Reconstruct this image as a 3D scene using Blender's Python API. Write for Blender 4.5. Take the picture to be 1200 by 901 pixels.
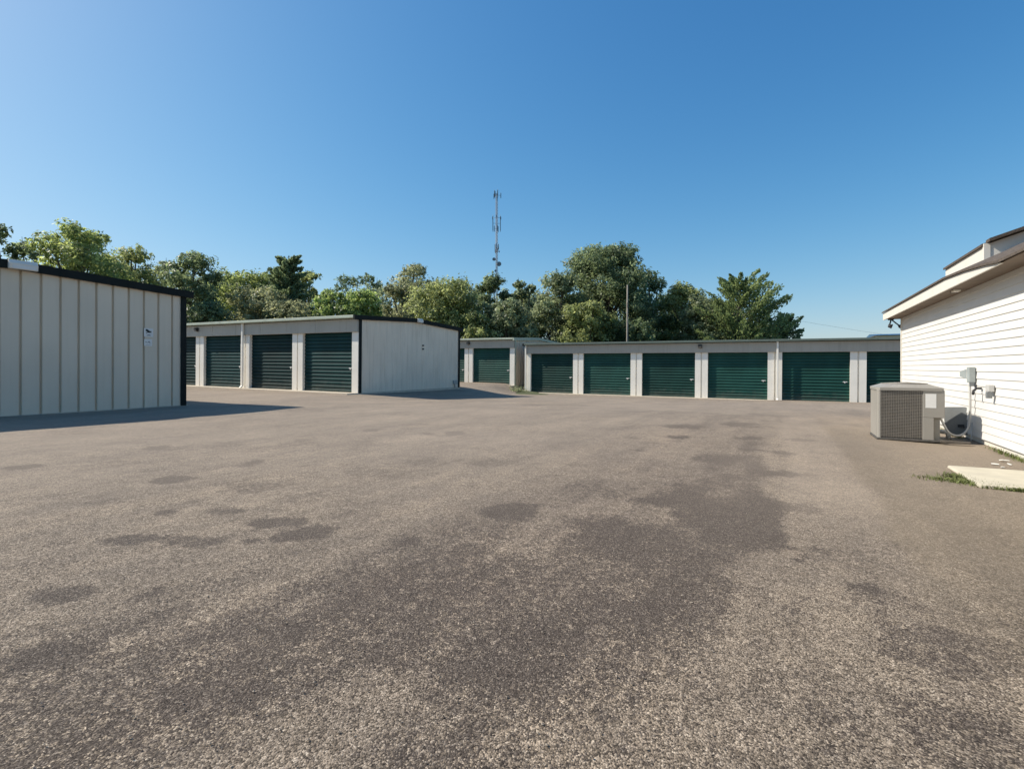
import bpy, bmesh, math, random
import numpy as np
from mathutils import Vector, Matrix
R = math.radians
scene = bpy.context.scene
for o in list(bpy.data.objects): bpy.data.objects.remove(o)
col = scene.collection

# ------------------------------------------------------------------ camera
cam_d = bpy.data.cameras.new('camera'); cam = bpy.data.objects.new('camera', cam_d); col.objects.link(cam)
cam_d.sensor_width = 36; cam_d.lens = 18.0
cam_d.shift_y = -0.0163
cam_d.clip_start = 0.05; cam_d.clip_end = 6000
cam.location = (0, 0, 1.0); cam.rotation_euler = (R(90), 0, 0)
scene.camera = cam

# ------------------------------------------------------------------ light
TH = R(-28.07)                                   # the lot's grid: local x runs along the doors, local y away from the camera
E1 = Vector((math.sin(-TH), math.cos(-TH), 0))   # "a" axis
E2 = Vector((math.cos(-TH), -math.sin(-TH), 0))  # "b" axis
SUN_EL, SUN_IN = R(42), R(16)
to_sun = (-E2 * math.cos(SUN_IN) - E1 * math.sin(SUN_IN)) * math.cos(SUN_EL) + Vector((0, 0, math.sin(SUN_EL)))
world = bpy.data.worlds.new("World"); scene.world = world; world.use_nodes = True
nt = world.node_tree
bg = nt.nodes['Background']
sky = nt.nodes.new('ShaderNodeTexSky'); sky.sky_type = 'NISHITA'; sky.sun_disc = False
sky.sun_elevation = SUN_EL
sky.sun_rotation = math.atan2(to_sun.x, to_sun.y)
sky.air_density = 1.0; sky.dust_density = 0.9; sky.ozone_density = 6.0; sky.altitude = 100
hs = nt.nodes.new('ShaderNodeHueSaturation'); hs.inputs['Saturation'].default_value = 1.2
def vm(op, a, b):                                 # soft shoulder on the sky's brightness
    n = nt.nodes.new('ShaderNodeVectorMath'); n.operation = op
    for i, q in enumerate((a, b)):
        if isinstance(q, (int, float)): n.inputs[i].default_value = (q, q, q)
        else: nt.links.new(q, n.inputs[i])
    return n.outputs[0]
nt.links.new(sky.outputs[0], hs.inputs['Color'])
x_ = vm('MULTIPLY', hs.outputs[0], .1)
gmm = nt.nodes.new('ShaderNodeGamma'); gmm.inputs['Gamma'].default_value = 1.2
nt.links.new(vm('DIVIDE', x_, vm('ADD', vm('MULTIPLY', x_, 2.0), 1.0)), gmm.inputs['Color'])
nt.links.new(vm('MULTIPLY', gmm.outputs[0], 30.0), bg.inputs[0]); bg.inputs[1].default_value = 0.10
sun_d = bpy.data.lights.new('sun', 'SUN'); sun_d.energy = 4.6; sun_d.angle = R(0.5); sun_d.color = (1.0, .93, .82)
sun = bpy.data.objects.new('sun', sun_d); col.objects.link(sun)
sun.rotation_euler = to_sun.to_track_quat('Z', 'Y').to_euler()
vs = scene.view_settings
vs.view_transform = 'Standard'; vs.look = 'None'; vs.gamma = 1; vs.exposure = 0.35; vs.use_curve_mapping = False

# ------------------------------------------------------------------ helpers
def smooth(e0, e1, x):
    t = np.clip((x - e0) / (e1 - e0), 0, 1); return t * t * (3 - 2 * t)

def ground_z(x, y):
    """the lot falls gently away towards the far row and rises a little to the left"""
    x = np.asarray(x, float); y = np.asarray(y, float)
    a = x * E1.x + y * E1.y; b = x * E2.x + y * E2.y
    k = smooth(22, 27, a)
    lo = -16.2 + .2 * k; hi = -11.5 - 2.1 * k
    t = np.clip((b - lo) / (hi - lo), 0, 1); f = t * t * (3 - 2 * t)
    drop = .033 * np.clip(a - 10, 0, 18.7)
    rise = .011 * np.clip(-15 - b, 0, 60) * smooth(8, 16, a)
    return -drop * f + rise

def gz(x, y): return float(ground_z(x, y))
def W(a, b, z=0): return E1 * a + E2 * b + Vector((0, 0, z))
def at(u, Y): return (u - 600) / 600 * Y, Y

def lattice(ix, iy, seed):
    h = (ix.astype(np.int64) * 374761393 + iy.astype(np.int64) * 668265263 + seed * 974634777) & 0xffffffff
    h = ((h ^ (h >> 13)) * 1274126177) & 0xffffffff
    return ((h ^ (h >> 16)) & 0xffff) / 65535.0
def vnoise(x, y, seed=0):
    ix = np.floor(x); iy = np.floor(y); fx = x - ix; fy = y - iy
    fx = fx * fx * (3 - 2 * fx); fy = fy * fy * (3 - 2 * fy)
    ix = ix.astype(int); iy = iy.astype(int)
    a = lattice(ix, iy, seed); b = lattice(ix + 1, iy, seed); c = lattice(ix, iy + 1, seed); d = lattice(ix + 1, iy + 1, seed)
    return (a * (1 - fx) + b * fx) * (1 - fy) + (c * (1 - fx) + d * fx) * fy
def fbm(x, y, seed=0, oct=4):
    s = 0; amp = .5; n = 0
    for k in range(oct):
        s = s + amp * vnoise(x * 2 ** k, y * 2 ** k, seed + k); n += amp; amp *= .5
    return s / n

class MB:
    def __init__(s): s.v = []; s.f = []; s.smooth = []
    def poly(s, pts, sm=False):
        n = len(s.v); s.v += [tuple(p) for p in pts]; s.f.append(tuple(range(n, n + len(pts)))); s.smooth.append(sm); return s
    def mesh(s, vs_, fs, sm=False):
        n = len(s.v); s.v += [tuple(p) for p in vs_]; s.f += [tuple(i + n for i in f) for f in fs]; s.smooth += [sm] * len(fs); return s
    def box(s, x0, x1, y0, y1, z0, z1):
        v = [(x, y, z) for z in (z0, z1) for y in (y0, y1) for x in (x0, x1)]
        return s.mesh(v, [(0, 2, 3, 1), (4, 5, 7, 6), (0, 1, 5, 4), (2, 6, 7, 3), (0, 4, 6, 2), (1, 3, 7, 5)])
    def prism(s, pts, d):                            # polygon pts extruded by vector d
        d = Vector(d); n = len(pts); P = [Vector(p) for p in pts]; Q = [p + d for p in P]
        return s.mesh(P + Q, [tuple(range(n))[::-1], tuple(range(n, 2 * n))] + [(i, (i + 1) % n, n + (i + 1) % n, n + i) for i in range(n)])
    def tube(s, path, r, n=8, caps=True):
        P = [Vector(p) for p in path]; rr = r if hasattr(r, '__len__') else [r] * len(P)
        vs_, fs = [], []; u = None
        for i, p in enumerate(P):
            t = (P[min(i + 1, len(P) - 1)] - P[max(i - 1, 0)]).normalized()
            if u is None: u = t.orthogonal().normalized()
            else:
                u = u - t * u.dot(t); u = u.normalized() if u.length > 1e-6 else t.orthogonal().normalized()
            w = t.cross(u)
            vs_ += [p + (u * math.cos(2 * math.pi * k / n) + w * math.sin(2 * math.pi * k / n)) * rr[i] for k in range(n)]
        for i in range(len(P) - 1):
            fs += [(i * n + k, i * n + (k + 1) % n, (i + 1) * n + (k + 1) % n, (i + 1) * n + k) for k in range(n)]
        s.mesh(vs_, fs, True)
        if caps:
            s.mesh(vs_[:n], [tuple(range(n))[::-1]]); s.mesh(vs_[-n:], [tuple(range(n))])
        return s
    def build(s, name, mat, parent=None, bevel=0):
        me = bpy.data.meshes.new(name); me.from_pydata(s.v, [], s.f); me.polygons.foreach_set('use_smooth', s.smooth)
        me.materials.append(mat); me.update()
        bm = bmesh.new(); bm.from_mesh(me); bmesh.ops.remove_doubles(bm, verts=bm.verts, dist=1e-5) if len(s.v) < 6000 else None
        bmesh.ops.recalc_face_normals(bm, faces=bm.faces); bm.to_mesh(me); bm.free()
        o = bpy.data.objects.new(name, me); col.objects.link(o)
        if parent: o.parent = parent
        if bevel:
            m = o.modifiers.new('bevel', 'BEVEL'); m.width = bevel; m.segments = 2; m.limit_method = 'ANGLE'
        return o

def tag(o, label=None, cat=None, group=None, kind=None):
    if label: o['label'] = label
    if cat: o['category'] = cat
    if group: o['group'] = group
    if kind: o['kind'] = kind
    return o
def empty(name, loc, rz=0, ry=0):
    o = bpy.data.objects.new(name, None); col.objects.link(o); o.empty_display_size = .2
    o.location = loc; o.rotation_euler = (0, ry, rz); return o
def copy_part(o, parent, loc=None):
    c = o.copy(); col.objects.link(c); c.parent = parent
    if loc is not None: c.location = loc
    return c

def mat(name, colr, rough=.6, var=.08, scale=3.0, bump=0, bscale=40, metal=0, streak=0, spec=.5, vary=0):
    m = bpy.data.materials.new(name); m.use_nodes = True; t = m.node_tree; N = t.nodes; L = t.links
    p = N['Principled BSDF']; p.inputs['Roughness'].default_value = rough; p.inputs['Metallic'].default_value = metal
    p.inputs['Specular IOR Level'].default_value = spec
    tc = N.new('ShaderNodeTexCoord')
    nz = N.new('ShaderNodeTexNoise'); nz.inputs['Scale'].default_value = scale; nz.inputs['Detail'].default_value = 5
    L.new(tc.outputs['Object'], nz.inputs['Vector'])
    rp = N.new('ShaderNodeValToRGB'); rp.color_ramp.elements[0].position = .3; rp.color_ramp.elements[1].position = .7
    rp.color_ramp.elements[0].color = tuple(c * (1 - var) for c in colr) + (1,)
    rp.color_ramp.elements[1].color = tuple(min(1, c * (1 + var)) for c in colr) + (1,)
    L.new(nz.outputs['Fac'], rp.inputs['Fac']); out = rp.outputs['Color']
    if streak:
        mp = N.new('ShaderNodeMapping'); mp.inputs['Scale'].default_value = (5, 5, .35); L.new(tc.outputs['Object'], mp.inputs['Vector'])
        n2 = N.new('ShaderNodeTexNoise'); n2.inputs['Scale'].default_value = 1.6; n2.inputs['Detail'].default_value = 6; n2.inputs['Roughness'].default_value = .7
        L.new(mp.outputs[0], n2.inputs['Vector'])
        r2 = N.new('ShaderNodeValToRGB'); r2.color_ramp.elements[0].position = .5; r2.color_ramp.elements[1].position = .78
        L.new(n2.outputs['Fac'], r2.inputs['Fac'])
        ml = N.new('ShaderNodeMath'); ml.operation = 'MULTIPLY'; ml.inputs[1].default_value = streak; L.new(r2.outputs['Color'], ml.inputs[0])
        mx = N.new('ShaderNodeMix'); mx.data_type = 'RGBA'; mx.inputs['B'].default_value = (colr[0] * .45, colr[1] * .4, colr[2] * .32, 1)
        L.new(ml.outputs[0], mx.inputs['Factor']); L.new(out, mx.inputs['A']); out = mx.outputs['Result']
    if vary:                                          # every copy has faded a little differently; road grit on its foot
        oi = N.new('ShaderNodeObjectInfo'); mr = N.new('ShaderNodeMapRange'); mr.inputs['To Min'].default_value = 1 - vary; mr.inputs['To Max'].default_value = 1 + vary
        L.new(oi.outputs['Random'], mr.inputs['Value']); hv = N.new('ShaderNodeHueSaturation'); L.new(mr.outputs[0], hv.inputs['Value']); L.new(out, hv.inputs['Color'])
        sx = N.new('ShaderNodeSeparateXYZ'); L.new(tc.outputs['Object'], sx.inputs[0])
        ng = N.new('ShaderNodeTexNoise'); ng.inputs['Scale'].default_value = 4; ng.inputs['Detail'].default_value = 6; L.new(tc.outputs['Object'], ng.inputs['Vector'])
        zz_ = N.new('ShaderNodeMath'); zz_.operation = 'MULTIPLY_ADD'; L.new(sx.outputs['Z'], zz_.inputs[0]); zz_.inputs[1].default_value = -.9; L.new(ng.outputs['Fac'], zz_.inputs[2])
        mg = N.new('ShaderNodeMapRange'); mg.inputs['From Min'].default_value = .05; mg.inputs['From Max'].default_value = .75; mg.inputs['To Max'].default_value = .45; L.new(zz_.outputs[0], mg.inputs['Value'])
        mx2 = N.new('ShaderNodeMix'); mx2.data_type = 'RGBA'; mx2.inputs['B'].default_value = (.16, .14, .11, 1); L.new(mg.outputs[0], mx2.inputs['Factor']); L.new(hv.outputs[0], mx2.inputs['A']); out = mx2.outputs['Result']
    L.new(out, p.inputs['Base Color'])
    if bump:
        nb = N.new('ShaderNodeTexNoise'); nb.inputs['Scale'].default_value = bscale; nb.inputs['Detail'].default_value = 6
        L.new(tc.outputs['Object'], nb.inputs['Vector'])
        b = N.new('ShaderNodeBump'); b.inputs['Strength'].default_value = bump; b.inputs['Distance'].default_value = .02
        L.new(nb.outputs['Fac'], b.inputs['Height']); L.new(b.outputs[0], p.inputs['Normal'])
    return m

def leaf_mat(name, dark, mid, light, trans=.55):
    m = bpy.data.materials.new(name); m.use_nodes = True; t = m.node_tree; N = t.nodes; L = t.links
    for n in list(N): N.remove(n)
    o = N.new('ShaderNodeOutputMaterial'); at_ = N.new('ShaderNodeAttribute'); at_.attribute_name = 'tint'
    rp = N.new('ShaderNodeValToRGB'); e = rp.color_ramp.elements
    e[0].position = 0; e[0].color = dark + (1,); e[1].position = 1; e[1].color = light + (1,)
    k = e.new(.5); k.color = mid + (1,)
    L.new(at_.outputs['Fac'], rp.inputs['Fac'])
    d = N.new('ShaderNodeBsdfPrincipled'); d.inputs['Roughness'].default_value = .42; d.inputs['Specular IOR Level'].default_value = .28
    tr = N.new('ShaderNodeBsdfTranslucent')
    hs = N.new('ShaderNodeHueSaturation'); hs.inputs['Hue'].default_value = .485; hs.inputs['Saturation'].default_value = 1.1; hs.inputs['Value'].default_value = 1.55
    L.new(rp.outputs[0], d.inputs['Base Color']); L.new(rp.outputs[0], hs.inputs['Color']); L.new(hs.outputs[0], tr.inputs['Color'])
    mx = N.new('ShaderNodeMixShader'); mx.inputs[0].default_value = trans
    L.new(d.outputs[0], mx.inputs[1]); L.new(tr.outputs[0], mx.inputs[2]); L.new(mx.outputs[0], o.inputs['Surface'])
    return m

M = dict(
    wall=mat('painted_steel_wall', (.69, .595, .465), .5, .05, .8, streak=.10, bump=.12, bscale=1.3),
    wallB=mat('stained_steel_wall', (.77, .67, .535), .5, .06, .8, streak=.45, bump=.12, bscale=1.3),
    light=mat('cream_steel', (.90, .85, .75), .5, .05, 1.5, streak=.12),
    header=mat('shaded_header_steel', (.42, .39, .33), .5, .06, 1.2, streak=.3),  # darker than the pillars: the eave's shade is put into this colour
    trim=mat('dark_green_trim', (.010, .014, .013), .7, .2, 4, spec=.2),
    green_trim=mat('faded_green_gutter', (.46, .50, .39), .5, .1, 2, streak=.3),
    mid_trim=mat('dull_green_gutter', (.12, .15, .125), .55, .1, 2, streak=.3),
    door=mat('green_roller_door', (.014, .064, .049), .5, .25, .9, spec=.25, vary=.28),
    doorB=mat('blue_green_roller_door', (.009, .040, .039), .55, .25, .9, spec=.12, vary=.35),
    roof=mat('steel_roof', (.30, .31, .29), .45, .1, 2),
    white=mat('white_paint', (.72, .68, .60), .55, .04, 3, streak=.12),
    siding=mat('white_siding', (.70, .68, .635), .6, .04, 2.0, bump=.08, bscale=60),
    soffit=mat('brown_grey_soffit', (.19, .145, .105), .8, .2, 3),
    shingle=mat('brown_shingle', (.10, .078, .06), .9, .35, 25, bump=.6, bscale=80),
    metal=mat('galvanised_metal', (.42, .43, .43), .4, .1, 8, metal=.6),
    dark=mat('dark_metal', (.02, .02, .022), .5, .2, 8),
    grey_pl=mat('dark_grey_plastic', (.17, .18, .18), .6, .15, 6),
    grey_box=mat('grey_electrical_box', (.33, .36, .35), .5, .1, 8),
    concrete=mat('concrete_slab', (.52, .45, .35), .9, .12, 4, bump=.3, bscale=60),
    pad=mat('pale_concrete', (.52, .47, .36), .9, .10, 5, bump=.35, bscale=70),
    ac=mat('beige_grey_cabinet', (.30, .28, .245), .5, .05, 3),
    ac_dark=mat('dark_coil', (.085, .078, .068), .6, .3, 30),  # dark tone of the coil, base pan and fan well
    ac_grille=mat('grille_wire', (.25, .225, .19), .5, .1, 9),
    ac_recess=mat('brown_recess_panel', (.27, .25, .21), .6, .1, 5),
    label=mat('white_sticker', (.72, .71, .68), .5, .04, 8),
    black=mat('black_print', (.012, .012, .012), .6, .1, 5),
    bark=mat('bark', (.10, .082, .065), .9, .3, 6, bump=.8, bscale=14),
    bark_pale=mat('weathered_pole_wood', (.26, .23, .19), .9, .2, 6),
    mast=mat('hazed_galvanised_mast', (.17, .20, .235), .5, .1, 1),  # blue cast puts the distance haze into the steel's colour
    blue=mat('blue_steel_roof', (.03, .10, .20), .45, .15, 1),
    pvc=mat('white_conduit', (.52, .51, .48), .45, .06, 8),
    litter=mat('pale_flakes', (.68, .66, .60), .8, .1, 30),
    stick=mat('dead_twigs', (.09, .075, .06), .9, .2, 20),
)

# ------------------------------------------------------------------ ground
def asphalt_mat():
    m = bpy.data.materials.new('worn_chip_asphalt'); m.use_nodes = True; t = m.node_tree; N = t.nodes; L = t.links
    p = N['Principled BSDF']; p.inputs['Roughness'].default_value = .92; p.inputs['Specular IOR Level'].default_value = .25
    tc = N.new('ShaderNodeTexCoord'); obj = tc.outputs['Object']
    def noise(sc, det=4, rough=.6):
        n = N.new('ShaderNodeTexNoise'); n.inputs['Scale'].default_value = sc; n.inputs['Detail'].default_value = det; n.inputs['Roughness'].default_value = rough
        L.new(obj, n.inputs['Vector']); return n.outputs['Fac']
    def math_(op, a, b, c=None, clamp=False):
        n = N.new('ShaderNodeMath'); n.operation = op; n.use_clamp = clamp
        for i, q in enumerate((a, b, c)):
            if q is None: continue
            if isinstance(q, (int, float)): n.inputs[i].default_value = q
            else: L.new(q, n.inputs[i])
        return n.outputs[0]
    def ramp(f, *stops):
        r = N.new('ShaderNodeValToRGB'); e = r.color_ramp.elements
        while len(e) < len(stops): e.new(.5)
        for k, (ps, c) in enumerate(stops): e[k].position = ps; e[k].color = (c + (1,)) if len(c) == 3 else c
        L.new(f, r.inputs['Fac']); return r.outputs['Color']
    def mix(f, a, b, mode='MIX'):
        n = N.new('ShaderNodeMix'); n.data_type = 'RGBA'; n.blend_type = mode
        for nm, q in (('Factor', f), ('A', a), ('B', b)):
            if isinstance(q, (int, float)): n.inputs[nm].default_value = q
            elif isinstance(q, tuple): n.inputs[nm].default_value = q + (1,)
            else: L.new(q, n.inputs[nm])
        return n.outputs['Result']
    def attr(nm):
        n = N.new('ShaderNodeAttribute'); n.attribute_name = nm; return n.outputs['Fac']
    vo = N.new('ShaderNodeTexVoronoi'); vo.inputs['Scale'].default_value = 200; L.new(obj, vo.inputs['Vector'])
    sep = N.new('ShaderNodeSeparateColor'); L.new(vo.outputs['Color'], sep.inputs[0])
    vo2 = N.new('ShaderNodeTexVoronoi'); vo2.inputs['Scale'].default_value = 62; vo2.inputs['Randomness'].default_value = 1; L.new(obj, vo2.inputs['Vector'])
    sep2 = N.new('ShaderNodeSeparateColor'); L.new(vo2.outputs['Color'], sep2.inputs[0])
    # dust-pale stones in dark binder
    stone = ramp(sep.outputs[0], (0, (.055, .045, .035)), (.27, (.145, .119, .091)), (.62, (.28, .229, .176)), (.9, (.375, .312, .245)), (1, (.50, .43, .345)))
    mottle = ramp(sep2.outputs[1], (0, (.74, .73, .72)), (1, (1.22, 1.22, 1.22)))
    c = mix(1.0, stone, mottle, 'MULTIPLY')
    big = ramp(noise(.55, 6, .62), (.32, (.80, .80, .81)), (.68, (1.15, 1.13, 1.09)))
    c = mix(1.0, c, big, 'MULTIPLY')
    mid = ramp(noise(5.5, 5, .7), (.28, (.80, .80, .81)), (.72, (1.16, 1.15, 1.13)))
    c = mix(1.0, c, mid, 'MULTIPLY')
    # bitumen showing through: stains with their own place and shape
    def stretched(sx_, sy_, sc, det=5, rough=.65):
        mp = N.new('ShaderNodeMapping'); mp.vector_type = 'TEXTURE'; mp.inputs['Rotation'].default_value = (0, 0, TH); mp.inputs['Scale'].default_value = (1 / sx_, 1 / sy_, 1)
        L.new(obj, mp.inputs['Vector']); n = N.new('ShaderNodeTexNoise'); n.inputs['Scale'].default_value = sc; n.inputs['Detail'].default_value = det; n.inputs['Roughness'].default_value = rough
        L.new(mp.outputs[0], n.inputs['Vector']); return n.outputs['Fac']
    lanes = ramp(stretched(1.5, .22, 1.0, 6), (.33, (.76, .755, .76)), (.5, (1.0, .99, .975)), (.68, (1.20, 1.17, 1.12)))
    c = mix(1.0, c, lanes, 'MULTIPLY')
    cen = lambda q, k: math_('MULTIPLY', math_('SUBTRACT', q, .5), k)
    grain = math_('ADD', math_('ADD', cen(stretched(1.5, .75, 2.2, 6, .75), 3.0), math_('ADD', cen(stretched(5.0, .45, 1.3, 5, .7), 2.2), cen(noise(13, 7, .85), 4.2))), math_('ADD', cen(sep.outputs[1], 1.5), cen(sep2.outputs[0], 1.15)))
    mr = N.new('ShaderNodeMapRange'); mr.interpolation_type = 'SMOOTHSTEP'; mr.inputs['From Min'].default_value = .43; mr.inputs['From Max'].default_value = .97
    L.new(math_('ADD', math_('MULTIPLY', attr('stain'), 1.0), math_('MULTIPLY', grain, .62)), mr.inputs['Value']); st = math_('MULTIPLY', mr.outputs[0], .88)
    tarc = ramp(sep.outputs[2], (0, (.018, .0135, .011)), (.5, (.052, .040, .033)), (.85, (.115, .092, .075)), (1, (.27, .225, .18)))
    c = mix(st, c, tarc)
    pu = math_('MULTIPLY', attr('violet'), noise(1.6, 4), clamp=True)
    c = mix(pu, c, mix(1.0, c, (.90, .83, .86), 'MULTIPLY'))
    c = mix(math_('MULTIPLY', attr('dirt'), .72, clamp=True), c, mix(.6, c, (.165, .13, .086)))
    c = mix(math_('MULTIPLY', attr('dust'), .72, clamp=True), c, mix(.72, c, (.40, .325, .25)))
    L.new(c, p.inputs['Base Color'])
    h = math_('ADD', math_('MULTIPLY', vo.outputs['Distance'], -1.0), math_('MULTIPLY', noise(30, 5, .7), 1.0))
    b = N.new('ShaderNodeBump'); b.inputs['Strength'].default_value = .6; b.inputs['Distance'].default_value = .006
    L.new(h, b.inputs['Height']); L.new(b.outputs[0], p.inputs['Normal'])
    return m

def ellipse(a, b, a0, b0, ra, rb, rot=0, seed=0, soft=.6, warp=.45):
    da, db = a - a0, b - b0; c, s = math.cos(rot), math.sin(rot)
    x = (da * c + db * s) / ra; y = (-da * s + db * c) / rb
    w = (fbm(a * 2.2 + seed * 7.3, b * 2.2 + seed * 3.1, seed, 4) - .5) * 2 * warp * 2
    d = np.sqrt(x * x + y * y) + w
    return 1 - smooth(1 - soft, 1.12, d)

def pix(u, v):                                     # a spot on the level part of the lot
    Y = 600 / (v - 431); X = (u - 600) / 600 * Y
    return X * E1.x + Y * E1.y, X * E2.x + Y * E2.y
def build_lot():
    nth, rs = 900, [0.0005]
    while rs[-1] < 75: rs.append(rs[-1] * 1.0185 + .004)
    rs = np.array(rs); th = np.linspace(0, 2 * np.pi, nth, endpoint=False)
    X = np.outer(rs, np.sin(th)).ravel(); Y = np.outer(rs, np.cos(th)).ravel()
    a = X * E1.x + Y * E1.y; b = X * E2.x + Y * E2.y
    Z = ground_z(X, Y) + (fbm(X * .5, Y * .5, 5, 4) - .5) * .05 * smooth(1.0, 3.0, np.hypot(X, Y))
    Z += (fbm(X * 2.5, Y * 2.5, 8, 3) - .5) * .012
    n = len(rs)
    i, j = np.meshgrid(np.arange(n - 1), np.arange(nth), indexing='ij')
    q = np.stack([i * nth + j, i * nth + (j + 1) % nth, (i + 1) * nth + (j + 1) % nth, (i + 1) * nth + j], -1).reshape(-1, 4)[:, ::-1]
    ca = a[q].mean(1); cb = b[q].mean(1)
    q = q[(ca > -30) & (ca < 37.5) & (cb > -58) & (cb < 24)]
    me = bpy.data.meshes.new('asphalt_lot')
    used, inv = np.unique(q, return_inverse=True); q = inv.reshape(-1, 4)
    X, Y, Z, a, b = X[used], Y[used], Z[used], a[used], b[used]
    me.vertices.add(len(X)); me.vertices.foreach_set('co', np.stack([X, Y, Z], 1).astype(np.float32).ravel())
    me.loops.add(q.size); me.loops.foreach_set('vertex_index', q.astype(np.int32).ravel())
    me.polygons.add(len(q)); me.polygons.foreach_set('loop_start', np.arange(0, q.size, 4, dtype=np.int32))
    me.update(calc_edges=True); me.polygons.foreach_set('use_smooth', np.ones(len(q), bool))
    st = np.zeros_like(a)
    def add(v): 
        nonlocal st
        st = st + v * (1 - .7 * st)
    # the worn wheel tracks running up the lot
    wob = (fbm(a * .35, b * .35, 31, 3) - .5)
    pat = smooth(.38, .66, fbm(a * 1.1, b * 1.7, 41, 5))
    pat2 = smooth(.36, .62, fbm(a * .9 + 9, b * 1.5, 47, 5))
    bw = b + wob * .22
    t1 = smooth(-.85, -.55, bw) * (1 - smooth(-.28, -.17, bw)) * smooth(1.3, 2.3, a) * (1 - .55 * smooth(4.8, 6.5, a)) * (1 - smooth(9, 14, a))
    tv = smooth(-2.0, -1.4, bw) * (1 - smooth(-.9, -.6, bw)) * smooth(1.0, 1.9, a) * (1 - smooth(4.2, 7.5, a))
    t2 = np.exp(-((b + 1.72 + wob * .5) / .36) ** 2) * smooth(-.3, .5, a) * (1 - smooth(2.2, 3.4, a))
    t3 = np.exp(-((b + .85 + wob * .3) / .30) ** 2) * smooth(1.2, 1.6, a) * (1 - smooth(2.2, 3.0, a))
    def streak(b0, wd, a0, a1, k, sd, wv=.05):          # a narrow broken wheel streak along the lot
        bb = b - b0 - (fbm(a * .8 + sd, a * 0 + sd * 3.7, sd, 3) - .5) * wv * 2
        brk = smooth(.30, .62, fbm(a * 1.6 + sd * 5, b * 6, sd + 9, 5))
        return np.exp(-(bb / wd) ** 2) * smooth(a0 - .4, a0 + .5, a) * (1 - smooth(a1 - 1.2, a1 + .6, a)) * k * (.25 + .75 * brk)
    add(t1 * (.40 + .52 * pat)); add(tv * (.0 + .32 * pat2)); add(t2 * (.14 + .56 * pat2)); add(t3 * (.12 + .5 * pat))
    for q in ((-.27, .08, 2.6, 6.5, 1.3, 1), (-.42, .10, 1.9, 8.5, 1.1, 2), (-.62, .10, 1.4, 9.5, .75, 3), (-.85, .13, 1.2, 5.5, .6, 4), (-1.15, .10, 1.3, 5.0, .5, 5),
              (-1.42, .12, .6, 4.6, .5, 6), (-1.70, .16, .2, 4.2, .85, 7), (-1.95, .12, .4, 3.4, .6, 8), (-2.35, .14, .6, 3.2, .5, 9), (.85, .10, 1.2, 4.2, .45, 10), (1.15, .12, .9, 3.4, .5, 11), (-.75, .25, 8.5, 20, .5, 12), (-1.3, .2, 8, 17, .4, 13),
              (-3.2, .25, 2, 9, .35, 14), (-4.1, .3, 1.5, 10, .35, 15), (-5.6, .3, 1.5, 9, .3, 16)):
        add(streak(*q))
    near = smooth(.46, .62, fbm(X * 1.5 + 2, Y * 2.2, 83, 5)) * (1 - smooth(2.0, 3.4, np.hypot(X, Y))) * (1 - .75 * np.exp(-((X - .75) / .55) ** 2)); add(near * .50)
    far = np.exp(-((b + .9 + wob * .8) / .55) ** 2) * smooth(8, 10, a) * (1 - smooth(19, 25, a)); add(far * .6 * pat)
    t4 = np.exp(-((b - 1.25 + wob * .3) / .3) ** 2) * smooth(.8, 1.6, a) * (1 - smooth(3.5, 6, a)); add(t4 * .7 * pat2)
    # single patches: photo place, half-sizes in metres along / across the lot, strength
    for k, (u, v, w, h, s) in enumerate([
        (305, 613, 30, 5, .8), (300, 634, 22, 6, .85), (360, 630, 40, 9, .75), (155, 632, 26, 5, .7), (197, 602, 16, 4, .7),
        (265, 600, 24, 4, .5), (200, 563, 20, 4, .85), (30, 548, 20, 3, .8), (297, 543, 14, 4, .7), (190, 524, 10, 2.5, .8),
        (100, 692, 50, 12, .7), (185, 690, 28, 16, .75), (500, 508, 13, 2, .8), (531, 507, 12, 2, .8), (433, 505, 12, 2, .5),
        (228, 634, 30, 5, .5), (345, 690, 26, 6, .25), (120, 590, 20, 4, .3), (480, 632, 30, 6, .5), (598, 600, 24, 9, .85),
        (898, 692, 46, 9, .95), (915, 641, 26, 3.5, .8), (940, 655, 16, 3, .8), (899, 555, 26, 3, .95), (880, 528, 16, 2.5, .8), (925, 533, 14, 2.5, .7),
        (945, 517, 24, 2, .6), (880, 514, 16, 2, .7), (1010, 688, 14, 5, .6), (750, 528, 14, 2, .6), (792, 512, 14, 2, .7), (850, 540, 40, 6, .55),
        (800, 500, 24, 3, .6), (870, 497, 26, 3, .6), (700, 488, 20, 2, .3), (930, 598, 30, 5, .4), (960, 645, 24, 6, .35), (1050, 640, 20, 8, .3),
        (320, 745, 75, 20, .6), (250, 815, 90, 26, .55), (40, 770, 50, 16, .6), (140, 870, 90, 20, .6), (700, 700, 60, 30, .6), (820, 590, 60, 26, .8), (750, 640, 60, 24, .55),
        (650, 745, 50, 14, .5), (560, 780, 70, 24, .55), (1130, 770, 60, 22, .35), (420, 660, 60, 10, .35), (300, 570, 60, 7, .3), (560, 540, 80, 6, .25), (330, 522, 90, 5, .22),
        (640, 469, 60, 3, .3), (760, 478, 80, 3, .3), (360, 480, 50, 3, .35), (480, 484, 40, 3, .25)]):
        a0, b0 = pix(u, v); Yc = 600 / (v - 431)
        rx = w / 600 * Yc; ry = h / 600 * Yc * Yc             # half-sizes across / along the view, in metres
        add(2.3 * s * ellipse(X, Y, (u - 600) / 600 * Yc, Yc, rx, ry, 0, k + 3, soft=.6, warp=.85 if v > 520 else .5))
    # thin wandering crack
    ck = np.exp(-((b + .02 + wob * .5 + .18 * np.sin(a * 1.3)) / .03) ** 2) * smooth(1.9, 2.4, a) * (1 - smooth(4.5, 5, a)) * .35; add(ck)
    speck = smooth(.54, .72, fbm(a * 2.2, b * 2.6, 77, 5)) * .46; add(speck)
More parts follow.
